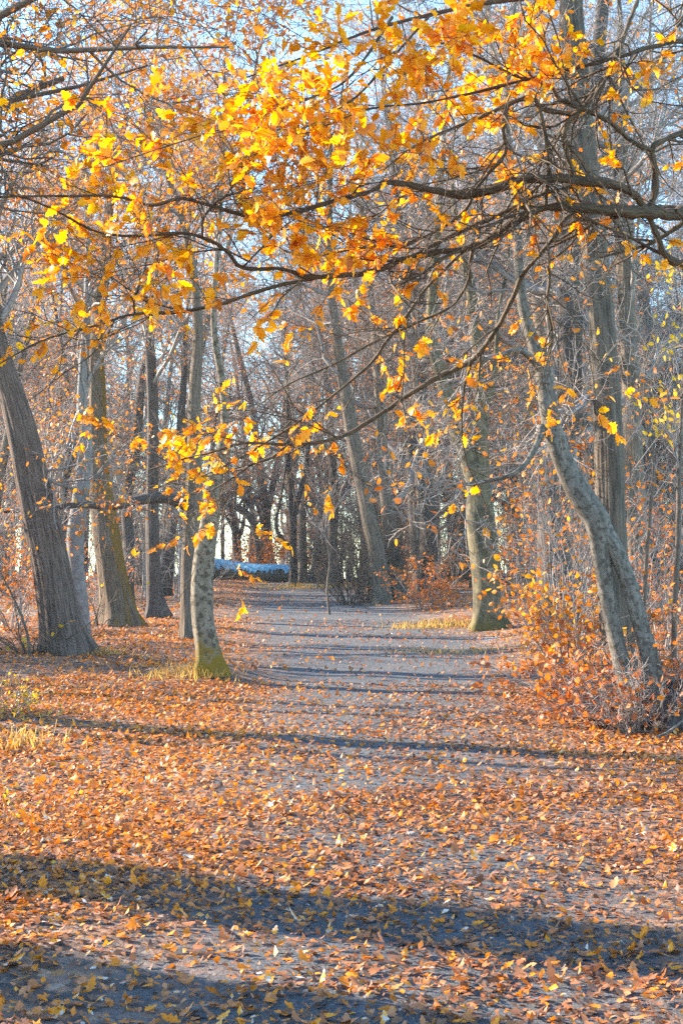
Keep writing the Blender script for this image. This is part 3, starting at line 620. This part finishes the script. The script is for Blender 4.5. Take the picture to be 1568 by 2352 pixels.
bush('weed', 'low yellow green weed at the left edge among sunlit leaves', bb(6, 1900, 8.4), .18, .6, 9, YELLOW, .4, seed=20, twig=M_TWIG, nb=5, nt_=2, size=(.02, .035), cat='weed', rstem=.002, tint=(.3, .3))
bush('weed', 'withered orange stalk at the foot of the leaning oak', bb(165, 1512, 21), .45, .5, 8, ORANGE, .4, seed=21, twig=M_TWIG, nb=4, nt_=3, size=(.04, .07), cat='weed', rstem=.004)
for i, (px, d, h, sp_, lab) in enumerate(((1530, 13.2, .95, .9, 'grey tangle of dead twigs around the dark root mound'), (1475, 12.6, .7, .8, 'bare twigs sprouting from the foot of the leaning beech'))):
    bush('dead_brush', lab, bb(px, 1660, d), h, sp_, 44, RUSSET, .1, seed=30 + i, twig=(M_TWIGD, M_TWIG)[i], nb=7, nt_=5, cat='brush', rstem=.006)

# --- root mound at the right edge
def root_mound():
    b = bb(1562, 1672, 12.8)
    o = thing('tree_stump', b, 'black rotten stump with splayed roots at the right edge', 'stump')
    tb = Tubes(); th = 22
    hs = np.array([-.1, 0, .08, .16, .24, .32, .38, .41]); rs = np.array([.36, .33, .30, .28, .26, .23, .18, .07])
    pts = np.stack([b[0] + hs * .15, b[1] + hs * .1, b[2] + hs], 1)
    trunk_tube(tb, pts, rs, 34, .15, b[2], n=40, bumps=.13, roots=7)
    tb.build('body', M_DARK, o)
    for a in (2.9, 3.6, 4.3, 5.2, .4):
        v = np.array([math.cos(a), math.sin(a), 0]); L = .35 + .3 * rng.random()
        q = np.array([b + v * .25 + [0, 0, .12], b + v * (.25 + L * .5) + [0, 0, .05], b + v * (.25 + L) + [.03, 0, -.03]])
        p, r = resample(q, [.06, .04, .02], 10); Tubes().add(p, r, 8).build('root', M_DARK, o)
root_mound()
def stick(label, pts, r):
    b = np.array(pts[0]); p, rr = resample(np.array(pts), np.linspace(r, r * .5, len(pts)), 14)
    o = Tubes().add(p, rr, 7).build('fallen_branch', M_MOTT, None, origin=b); tag(o, label, 'branch')
b = bb(1440, 1684, 12.4)
stick('pale straight stick lying on the ground by the beech foot', [b + [-.12, 0, .03], b + [.1, .02, .035], b + [.35, .0, .03]], .014)
b = bb(1530, 1676, 11.9)
stick('pale broken stick propped upward in front of the black stump', [b + [-.12, 0, .02], b + [.02, .05, .07], b + [.2, .1, .2]], .017)

# --- fallen log with frost on top
def fallen_log():
    bl, d = base_at(478, 1350, 72.0); br, _ = base_at(668, 1348, 71.0)
    n = 7; t = np.linspace(0, 1, n)[:, None]
    pts = bl + (br - bl) * t + np.array([0, 0, .42]); pts[:, 2] += np.array([.12, .08, .02, -.03, -.05, -.05, -.03]); pts[:, 1] += np.array([0, .1, .1, 0, -.1, 0, .1])
    rad = np.array([.52, .50, .46, .45, .44, .45, .40])
    o = thing('fallen_log', bl, 'huge fallen log across the end of the path, frosted blue white on top', 'log')
    tb = Tubes(); p, r = trunk_tube(tb, pts, rad, 30, 0, n=60, bumps=.02)
    tb.add(np.array([pts[0], pts[0] + [-.03, 0, 0]]), np.array([.5, .01]), 30); tb.add(np.array([pts[-1], pts[-1] + [.04, 0, 0]]), np.array([.38, .01]), 30)
    tb.build('body', M_BROWN, o)
    m, nt, N, L, out = new_mat('frost')
    pr = N.new('ShaderNodeBsdfPrincipled'); pr.inputs['Base Color'].default_value = (.18, .43, .58, 1); pr.inputs['Roughness'].default_value = .7; L.new(pr.outputs[0], out.inputs[0])
    k = 13; th = np.linspace(-1.0, 1.3, k)
    ax = unit(p[-1] - p[0]); sd = unit(np.cross(ax, [0, 0, 1])); 
    e = 1 + .13 * rng.normal(size=(len(p), 1)) * (np.abs(th) > .7)
    V = p[:, None, :] + (r[:, None, None] * 1.05 + .025) * (np.sin(th * e)[..., None] * sd + np.cos(th * e)[..., None] * np.array([0, 0, 1.]))
    V += rng.normal(size=V.shape) * .012
    i = np.arange(len(p) - 1)[:, None] * k; j = np.arange(k - 1)
    mesh_obj('frost_cover', V.reshape(-1, 3), np.stack([i + j, i + j + 1, i + k + j + 1, i + k + j], -1).reshape(-1, 4), m, o)
fallen_log()

# --- the woods behind: a few kinds, each copied
def wood_proto(name, label, height, r0, limbs, limb_len, t, leaf, keep, lean, group, nb=8, nt_=7, nl=7, mat=M_DARK, tint=(.5, .25)):
    o = thing(name, (0, 0, 0), label, 'tree', group)
    h = np.linspace(-.3, height, 9); x = lean * (np.clip(h, 0, None) / height) ** 1.4 * height * .2 + np.cumsum(rng.normal(size=9)) * .13; y = np.cumsum(rng.normal(size=9)) * .13
    rad = r0 * (1 - .93 * (np.clip(h, 0, height) / height) ** .9) + .012
    tb = Tubes(); tp, tr = trunk_tube(tb, np.stack([x - x[0], y - y[0], h], 1), rad, 14, .45, 0, n=40, bumps=.06); tb.build('trunk', mat, o)
    ct, T3, T4 = crown_of(tp, tr, limbs, limb_len, t, nb, nt_, nl, thin=1.3); ct.build('crown', M_TWIG, o)
    if leaf:
        lv = Leaves(); lv.on(T4, 1, (.07, .11), tint, LEAF_LO, keep=keep); lv.build('foliage', leaf, o)
    return o
KINDS = [
    wood_proto('woodland_tree', 'stout bare tree with wide crown standing deep in the wood', 16, .30, 15, (3.5, 6), (.16, .97), None, 0, .5, 'bare trees deep in the wood'),
    wood_proto('woodland_tree', 'slender leaning bare tree standing deep in the wood', 14, .17, 15, (2.5, 4.5), (.14, .97), None, 0, -1.0, 'slender trees deep in the wood', mat=M_BROWN),
    wood_proto('woodland_tree', 'tree still holding sparse copper leaves deep in the wood', 15, .22, 15, (3, 5), (.14, .97), RUSSET, .5, .8, 'copper trees deep in the wood', mat=M_BROWN, tint=(.7, .25)),
    wood_proto('woodland_tree', 'tree dotted with orange leaves on fine twigs deep in the wood', 13, .19, 16, (2.5, 4.5), (.12, .97), ORANGE, .6, -.5, 'orange flecked trees deep in the wood', tint=(.5, .25)),
]
SPOTS = []
def clear_of(x, y):
    px = CX + x / y * F
    if abs(x - float(path_x(y))) < 2.5 or (y < 60 and 400 < px < 900) or px < -110 or (px < 470 and y < 39) or (930 < px < 1260 and y < 42) or (px > 1380 and y < 48): return False
    if y > 52 and 440 < px < 690: return False
    return all((x - a) ** 2 + (y - b_) ** 2 > 3.0 for a, b_ in SPOTS)
wr = np.random.default_rng(5); used = [0] * len(KINDS); cnt = 0
for _ in range(4000):
    if cnt >= 135: break
    y = 25 + 72 * wr.random() ** 1.1; x = (wr.random() * 2 - 1) * (2.5 + .36 * y)
    if not clear_of(x, y): continue
    SPOTS.append((x, y)); px = CX + x / y * F
    k = wr.choice(4, p=[.28, .27, .25, .20] if px > 800 else [.18, .22, .28, .32])
    o = KINDS[k] if used[k] == 0 else copy_tree(KINDS[k]); used[k] += 1
    o.location = (x, y, float(gz(x, y))); o.rotation_euler = (0, 0, wr.random() * 6.28); s = .75 + .5 * wr.random(); o.scale = (s, s, s * (.9 + .2 * wr.random())); cnt += 1

for px, y, k, s in ((470, 84, 3, 1.3), (622, 84, 2, 1.4), (716, 72, 1, 1.2), (690, 112, 0, 1.6), (748, 80, 3, 1.3), (640, 118, 2, 1.7), (540, 116, 3, 1.7), (735, 90, 2, 1.4), (775, 62, 3, 1.3), (585, 104, 3, 1.6), (850, 60, 0, 1.1), (905, 52, 3, 1.1), (588, 84, 1, 1.5)):
    o = copy_tree(KINDS[k]); x = (px - CX) / F * y; o.location = (x, y, float(gz(x, y))); o.rotation_euler = (0, 0, wr.random() * 6.28); o.scale = (s, s, s)

def under_proto(name, label, h, sp_, leaf, keep, group, seed, tint=(.5, .25), stems=7, twig=M_TWIG):
    return bush(name, label, (0, 0, 0), h, sp_, stems, leaf, keep, seed=seed, tint=tint, nb=9, nt_=6, group=group, leaf_n=1, rstem=.02, size=(.06, .09), cat='bush', twig=twig, up=.08)
UNDER = [under_proto('understory_bush', 'tall bare twiggy bush deep in the wood', 4.6, .9, None, 0, 'bare bushes deep in the wood', 41),
         under_proto('understory_bush', 'tall copper leaved bush deep in the wood', 4.0, 1.1, RUSSET, .45, 'copper bushes deep in the wood', 42, (.6, .25)),
         under_proto('understory_bush', 'many stemmed dark bare bush deep in the wood', 3.2, 1.3, None, 0, 'dark bushes deep in the wood', 43, stems=12, twig=M_TWIGD),
         under_proto('understory_bush', 'tall bush with orange leaves deep in the wood', 5.0, 1.2, ORANGE, .4, 'orange bushes deep in the wood', 44, (.35, .25))]
usedu = [0] * 4; cnt = 0
for _ in range(4000):
    if cnt >= 110: break
    y = 27 + 68 * wr.random(); x = (wr.random() * 2 - 1) * (2.5 + .34 * y)
    px = CX + x / y * F
    if px < -110 or abs(x - float(path_x(y))) < 2.9 or (y > 52 and 430 < px < 690) or (930 < px < 1260 and y < 46) or (px < 460 and y < 34) or (px > 1260 and y < 32): continue
    k = wr.choice(4, p=[.3, .25, .25, .2])
    o = UNDER[k] if usedu[k] == 0 else copy_tree(UNDER[k]); usedu[k] += 1
    o.location = (x, y, float(gz(x, y))); o.rotation_euler = (0, 0, wr.random() * 6.28); s = .7 + .6 * wr.random(); o.scale = (s, s, s); cnt += 1

for px, y, k, s in ((455, 90, 0, 1.9), (610, 92, 0, 1.9), (645, 100, 3, 1.9), (690, 88, 2, 1.8), (725, 84, 0, 1.9), (765, 76, 1, 1.6), (790, 88, 0, 2.0), (500, 112, 2, 1.6), (565, 118, 0, 2.0), (740, 66, 2, 1.2), (835, 64, 0, 1.5), (705, 96, 3, 2.0), (745, 102, 0, 2.2), (775, 94, 3, 2.0), (665, 108, 0, 2.2), (715, 74, 0, 1.5), (622, 112, 0, 2.2), (800, 72, 2, 1.6), (440, 104, 0, 2.2)):
    o = copy_tree(UNDER[k]); x = (px - CX) / F * y; o.location = (x, y, float(gz(x, y))); o.rotation_euler = (0, 0, wr.random() * 6.28); o.scale = (s, s, s)

# --- trees out of the picture on the left, whose trunks and branches throw the bands of shade over the track
def side_tree(label, x, y, h, r0, limbs, limb_len, t=(.4, .97), leaf=None, keep=.3, nb=6, nt_=5, nl=4, mat=M_OAK, extra=None, size=(.07, .1), tint=(.6, .25), twig=M_TWIGD, name='oak_tree', lean=(0, 0)):
    z = float(gz(x, y)); o = thing(name, (x, y, z), label, 'tree')
    hh = np.linspace(-.3, h, 9); p = np.stack([x + lean[0] * hh / h + np.cumsum(rng.normal(size=9)) * .06, y + lean[1] * hh / h + np.cumsum(rng.normal(size=9)) * .06, z + hh], 1)
    rad = r0 * (1 - .9 * (np.clip(hh, 0, h) / h)) + .012
    tb = Tubes(); tp, tr = trunk_tube(tb, p, rad, 20, .4, z, n=50); tb.build('trunk', mat, o)
    ct, T3, T4 = crown_of(tp, tr, limbs, limb_len, t, nb, nt_, nl, extra=extra); ct.build('crown', twig, o)
    if leaf:
        lv = Leaves(); lv.on(T4, 1, size, tint, LEAF_MID, keep=keep); lv.on(T3, 1, size, tint, LEAF_MID, keep=keep); lv.build('foliage', leaf, o)
    return o
exA = []
for tr_, d0, d1 in (
    ([(-260, 60, 24), (0, 103, 16), (65, 112, 14), (130, 117, 13), (215, 118, 12), (270, 115, 11), (330, 108, 10), (385, 130, 9), (450, 120, 7), (525, 108, 5)], 11.5, 10.2),
    ([(-260, 420, 24), (0, 332, 17), (60, 315, 16), (100, 292, 15), (135, 265, 13), (175, 245, 12), (215, 205, 10), (270, 120, 7), (300, 60, 5)], 11.5, 10.6),
    ([(-200, 120, 26), (0, 45, 20), (50, 12, 18), (90, -10, 16)], 11.0, 10.6),
    ([(-220, 320, 18), (0, 240, 13), (50, 220, 12), (90, 205, 11), (160, 202, 9), (215, 190, 8), (275, 165, 6), (340, 150, 4)], 12.0, 11.5)):
    n = len(tr_); dd = np.linspace(d0, d1, n)
    ep = np.array([P(a, b_, q) for (a, b_, _), q in zip(tr_, dd)]); er = np.array([c * q / F / 2 for (_, _, c), q in zip(tr_, dd)])
    exA.append((np.vstack([[-5.6, 14.2, ep[0, 2] - .5], ep]), np.concatenate([[er[0] * 1.4], er])))
side_tree('oak whose dark branches reach in high over the path from the left', -5.6, 14.2, 12, .26, 13, (2.4, 4.8), (.3, .97), ORANGE, .7, nb=9, nt_=7, nl=5, extra=exA, size=(.05, .09))
side_tree('thick bare oak standing left of the path near the viewer', -6.2, 9.0, 15, .42, 7, (2, 4), (.72, .97), None, 0, nb=5, nt_=4, nl=3)
side_tree('bare oak standing left of the path beside the viewer', -5.4, 7.0, 15, .35, 7, (2, 4), (.72, .97), None, 0, nb=5, nt_=4, nl=3)

POLE = wood_proto('slender_tree', 'slender bare tree standing left of the path', 10, .12, 6, (1.5, 3), (.4, .95), None, 0, .3, 'slender trees left of the path', nb=4, nt_=3, nl=2, mat=M_BROWN)
for i, (px, y, s) in enumerate(((-420, 16.5, .9), (-300, 20, .9), (-520, 22, 1), (-260, 25, 1), (-330, 28, 1.1), (-220, 31, 1), (-260, 36, 1.1), (-190, 41, 1.2), (-240, 47, 1.2), (-700, 18, .8), (-640, 13.6, .8))):
    o = POLE if i == 0 else copy_tree(POLE); x = (px - CX) / F * y; o.location = (x, y, float(gz(x, y))); o.rotation_euler = (0, 0, wr.random() * 6.28); o.scale = (s, s, s)

for x, y, k, s in ((-8.0, 19.2, 2, 1.0), (-9.5, 20.8, 2, 1.1), (-7.8, 22.5, 2, 1.0), (-10.5, 24.0, 1, 1.0), (-7.2, 20.8, 2, .9), (-8.4, 24.6, 2, 1.0), (-9.4, 18.4, 2, 1.0), (-7.6, 17.6, 2, .9)):  # unseen bushes added as shade casters for the ground on the left
    o = copy_tree(UNDER[k]); o.location = (x, y, float(gz(x, y))); o.rotation_euler = (0, 0, wr.random() * 6.28); o.scale = (s * 1.1, s * 1.1, s * 1.15)

bush('beech_bush', 'unseen russet bush added left of the leaning oak to cast shade', (-7.4, 20.2, float(gz(-7.4, 20.2))), 3.0, 1.0, 30, RUSSET, .9, seed=51, size=(.09, .14), leaf_n=2)  # out-of-view bush added to block the sun from the left ground
bush('beech_bush', 'unseen russet bush added beyond the leaning oak to cast shade', (-8.2, 22.6, float(gz(-8.2, 22.6))), 3.2, 1.0, 30, RUSSET, .9, seed=52, size=(.09, .14), leaf_n=2)  # second added bush, out of view, deepens the same shade

for x, y, s in ((-5.9, 8.1, .75), (-5.0, 9.6, .6)):  # unseen bush copies added to break up the foreground shadow edges
    o = copy_tree(UNDER[0]); o.location = (x, y, float(gz(x, y))); o.rotation_euler = (0, 0, wr.random() * 6.28); o.scale = (s, s, s)

# --- the oak at the right whose golden limbs hang over the path
def overhanging_oak():
    def dep(px, py):
        return 5.5 + 1.7 * px / 1900 + 1.9 * float(np.clip((py - 300) / 800, 0, 1)) * (1 - px / 2600) + .12 * math.sin(px / 130)
    x, y = 2.75, 7.5; z = float(gz(x, y))
    o = thing('oak_tree', (x, y, z), 'golden leaved oak at the right whose long dark limbs arch over the path', 'tree')
    tb = Tubes(); hh = np.array([-.3, .8, 2, 3.2, 4.4, 6, 8, 10]); 
    tp, tr = trunk_tube(tb, np.stack([x + .03 * hh, y + .02 * hh, z + hh], 1), np.array([.36, .31, .28, .27, .25, .2, .13, .06]), 26, .4, z, n=60); tb.build('trunk', M_OAK, o)
    S = [
     [(1960, 560, 50), (1800, 520, 40), (1690, 500, 36), (1560, 490, 32), (1480, 488, 29), (1400, 484, 26), (1300, 474, 24), (1245, 478, 21), (1200, 500, 19), (1150, 530, 18), (1100, 560, 17), (1050, 575, 16), (1000, 578, 15), (920, 600, 14), (850, 625, 13), (784, 631, 13), (700, 635, 12), (650, 618, 10), (555, 614, 9), (520, 575, 9), (465, 545, 8), (415, 535, 8), (325, 542, 7), (240, 537, 6), (195, 520, 6), (145, 492, 5), (60, 455, 5), (-30, 440, 4)],
     [(1960, 700, 36), (1760, 640, 26), (1620, 620, 22), (1530, 592, 20), (1508, 545, 16), (1480, 480, 15), (1450, 442, 18), (1400, 422, 22), (1300, 411, 22), (1220, 413, 22), (1160, 424, 22), (1110, 440, 20), (1060, 448, 18), (1010, 440, 15), (940, 425, 14), (885, 420, 13), (850, 440, 12), (784, 456, 11), (700, 482, 10), (600, 501, 9), (540, 488, 8), (475, 470, 8), (415, 455, 8), (350, 472, 7), (275, 452, 6), (150, 450, 6), (0, 452, 5)],
     [(1488, 486, 22), (1502, 440, 18), (1506, 400, 16), (1494, 350, 15), (1500, 335, 14), (1550, 310, 14), (1640, 270, 16), (1800, 230, 20)],
     [(1470, -20, 8), (1440, 60, 11), (1420, 110, 13), (1390, 180, 14), (1345, 240, 14), (1310, 275, 13), (1296, 310, 12), (1304, 360, 12), (1320, 408, 11)],
     [(1494, 345, 13), (1450, 325, 11), (1400, 280, 11), (1335, 250, 11), (1280, 225, 10), (1264, 200, 9), (1184, 175, 7), (1084, 125, 5), (999, 95, 4)],
     [(1245, 480, 14), (1180, 478, 12), (1130, 500, 11), (1060, 530, 10), (1000, 560, 9), (950, 585, 7), (880, 600, 6), (800, 590, 4)],
     [(1330, 478, 13), (1300, 500, 12), (1260, 560, 11), (1200, 630, 11), (1180, 680, 11), (1130, 770, 12), (1080, 830, 12), (1000, 868, 12), (940, 905, 11), (860, 960, 11), (780, 1004, 10), (700, 1020, 9), (640, 1020, 8), (560, 1018, 6), (500, 1035, 5), (430, 1052, 4), (340, 1080, 3)],
     [(660, 1022, 6), (625, 1050, 6), (580, 1066, 5), (530, 1100, 4), (480, 1130, 3)],
     [(730, 636, 10), (600, 667, 9), (500, 700, 8), (400, 718, 8), (310, 721, 7), (230, 745, 6), (100, 782, 5), (0, 835, 4)],
     [(310, 721, 5), (308, 690, 5), (322, 650, 4), (318, 620, 3)],
     [(1075, 568, 9), (1040, 600, 8), (980, 660, 8), (930, 730, 8), (890, 780, 8), (850, 836, 7), (764, 908, 6), (689, 966, 6), (608, 1018, 5), (517, 1070, 4), (450, 1100, 3)],
     [(1090, 562, 9), (1078, 600, 8), (1076, 640, 7), (1040, 700, 7), (960, 740, 6), (850, 790, 6), (780, 830, 5), (650, 890, 4), (560, 960, 3)],
     [(1960, 180, 34), (1700, 120, 20), (1560, 95, 12), (1410, 133, 10), (1284, 165, 9), (1210, 182, 8), (1100, 210, 7), (980, 235, 6), (850, 250, 5), (720, 300, 4), (600, 340, 3)],
     [(1960, 80, 40), (1700, -20, 30), (1500, -50, 22), (1300, -20, 16), (1100, 10, 12), (980, 35, 9), (850, 70, 7), (700, 130, 5), (560, 180, 4)],
     [(1310, 262, 11), (1240, 248, 12), (1222, 225, 12), (1165, 240, 11), (1120, 262, 9), (1050, 290, 7), (960, 330, 6), (880, 390, 4)],
     [(1238, 250, 9), (1255, 330, 9), (1258, 400, 9), (1252, 474, 8)],
     [(1258, 565, 6), (1262, 640, 7), (1256, 700, 7), (1268, 770, 6), (1258, 820, 5)],
     [(1165, 240, 9), (1155, 300, 10), (1160, 350, 9), (1120, 400, 8), (1085, 440, 7)],
     [(1090, 440, 8), (1070, 480, 8), (1020, 520, 7), (930, 560, 6), (830, 570, 5), (720, 590, 4)],
     [(465, 545, 6), (468, 500, 5), (510, 455, 5), (560, 440, 4)],
     [(560, 612, 5), (600, 570, 5), (640, 530, 4), (700, 510, 3)],
     [(900, 40, 7), (800, 180, 6), (700, 230, 5), (560, 280, 4), (400, 330, 3), (250, 380, 2.5)],
     [(1000, 20, 7), (920, 110, 6), (820, 220, 5), (740, 270, 4), (640, 330, 3)],
    ]
    tl = Tubes(); big = []; fine = []
    for k, s in enumerate(S):
        pts = np.array([P(a, b_, dep(a, b_)) for a, b_, _ in s]); rad = np.array([c * dep(a, b_) / F / 2 for a, b_, c in s])
        if s[0][0] > 1900:
            c = np.array([x + .03 * (pts[0, 2] - z), y, pts[0, 2] - .1]); pts = np.vstack([c, pts]); rad = np.concatenate([[rad[0] * 1.3], rad])
        n = max(14, len(s) * 5); p, r = resample(pts, rad, n)
        p[2:-1] += rng.normal(size=p[2:-1].shape) * r[2:-1, None] * .12
        lob = 1 + .10 * rng.normal(size=(n, 1)) + .06 * rng.normal(size=(n, 10))
        tl.add(p, r, 10, lob); q, rq = resample(p, r, 25); big.append((q, rq))
    tl.build('limbs', M_LIMB, o)
    B = np.stack([a for a, _ in big]); Rr = np.stack([b_ for _, b_ in big])
    tw = Tubes()
    L2, r2 = kids(B, Rr, 15, (.35, 1.1), 7, (30, 65), (.22, 1), .22, .0, .5, .35, .0022, .3, flat=.3)
    L3, r3 = kids(L2, r2, 7, (.12, .42), 5, (30, 65), (.2, 1), .22, .0, .6, .5, .0014, .3, flat=.3)
    tw.add(L2, r2, 5); tw.add(L3, r3, 4); tw.build('twigs', M_LIMB, o)
    # leaves sit thickest on the high sprays and the hanging ends
    E = L3[:, -1]; v = E - np.array([0, 0, EYE]); px = CX + F * E[:, 0] / E[:, 1]; zc = E[:, 2] - EYE
    hgt = zc / E[:, 1]
    dens = np.full(len(E), .12)
    for (cx_, cy_, rx, ry, a) in ((860, 120, 380, 210, .9), (600, 240, 420, 150, .8), (1150, 90, 300, 130, .8), (330, 320, 330, 110, .55), (400, 700, 150, 90, 1.0), (390, 1020, 120, 80, .6), (560, 890, 110, 90, .3), (150, 200, 280, 150, .4), (620, 560, 300, 120, .4), (580, 770, 130, 60, .5), (100, 560, 150, 120, .6), (1000, 760, 250, 150, .12), (1450, 220, 200, 150, .15)):
        h0 = -(cy_ - HOR) / F; 
        dens = np.maximum(dens, a * np.exp(-((px - cx_) / rx) ** 2 - ((hgt - h0) * F / ry) ** 2))
    sel = rng.random(len(E)) < dens * 1.0
    lv = Leaves(); lv.on(L3[sel], 12, (.02, .073), (.62, .26), LEAF_HI, t=(.1, 1.0), droop=.3, width=.55, curl=.32)
    lv.build('foliage', GOLD, o)
overhanging_oak()

# --- fallen leaves, far too many to count
def litter():
    lv = Leaves(); g = np.random.default_rng(77)
    def patch(d0, d1, n, size, tpl, tilt, wide=.34, pad=1.3, tint=None, width=.6, up=0.0):
        d = np.sqrt(d0 ** 2 + (d1 ** 2 - d0 ** 2) * g.random(n)); x = (g.random(n) * 2 - 1) * (wide * d + pad)
        u = np.abs(x - path_x(d)); clump = .5 + .5 * np.sin(x * 2.1 + np.sin(d * 1.7) * 1.5) * np.sin(d * 1.5 + x * .7)
        hw = .9 + 1.0 * smooth(9, 28, d); on = 1 - smooth(hw - .4, hw + 1.0, u)
        pr = np.clip(.35 + .65 * clump, 0, 1) * (1 - on * smooth(9, 18, d) * .72) * (1 - on * .25) * (.86 + .14 * smooth(5.5, 8.5, d))
        k = g.random(n) < pr; d, x, u = d[k], x[k], u[k]; m = len(d)
        pos = np.stack([x, d, gz(x, d) + .004 + .022 * g.random(m)], 1)
        a = g.random(m) * 6.283; ax = np.stack([np.cos(a), np.sin(a), g.normal(size=m) * tilt + up], 1)
        nr = np.stack([g.normal(size=m) * tilt, g.normal(size=m) * tilt, np.ones(m)], 1)
        t = g.random(m) * .68
        left = smooth(.3, -1.2, x - path_x(d)); right = smooth(1.0, 2.4, x - path_x(d))
        vivid = g.random(m) < (.26 + .32 * left + .30 * right) * (.75 + .25 * smooth(5.8, 8.5, d))
        t = np.where(vivid, .66 + .26 * g.random(m), t); t = np.where(g.random(m) < .008, .93 + .05 * g.random(m), t)
        lv.add(pos, ax, nr, size[0] + (size[1] - size[0]) * g.random(m), t, tpl, width, .3)
    patch(3.6, 9.5, 31000, (.025, .068), LEAF_HI, .22, .34, .9, width=.55)
    patch(3.6, 9.5, 52000, (.015, .045), LEAF_LO, .45, .34, .9)
    patch(9.5, 17, 88000, (.022, .058), LEAF_MID, .38, .33, 1.0)
    patch(17, 32, 95000, (.03, .075), LEAF_LO, .42)
    patch(32, 75, 60000, (.06, .12), LEAF_LO, .45)
    o = lv.build('fallen_leaves', LITTER); tag(o, 'brown and orange fallen leaves littering the path and forest floor', None, None, 'stuff')
litter()

def grass():
    g = np.random.default_rng(8); lv = Leaves()
    for (px, py, rx, ry, n, h) in ((430, 1552, .45, .35, 420, .11), (1010, 1440, .9, .5, 700, .13), (690, 1352, 2.0, 1.5, 500, .2), (235, 1503, .35, .25, 160, .10), (1030, 1500, 1.0, .5, 350, .08), (20, 1715, .35, .4, 150, .12)):
        b = bb(px, py); x = b[0] + g.normal(size=n) * rx * .6; y = b[1] + g.normal(size=n) * ry * .6
        ax = np.stack([g.normal(size=n) * .5, g.normal(size=n) * .5, np.ones(n)], 1)
        lv.add(np.stack([x, y, gz(x, y) - .01], 1), ax, g.normal(size=(n, 3)), h * (.5 + g.random(n)), g.random(n), LEAF_LO, .09, .4)
    o = lv.build('dry_grass', STRAW); tag(o, 'tufts of golden dry grass beside the path', None, None, 'stuff')
grass()
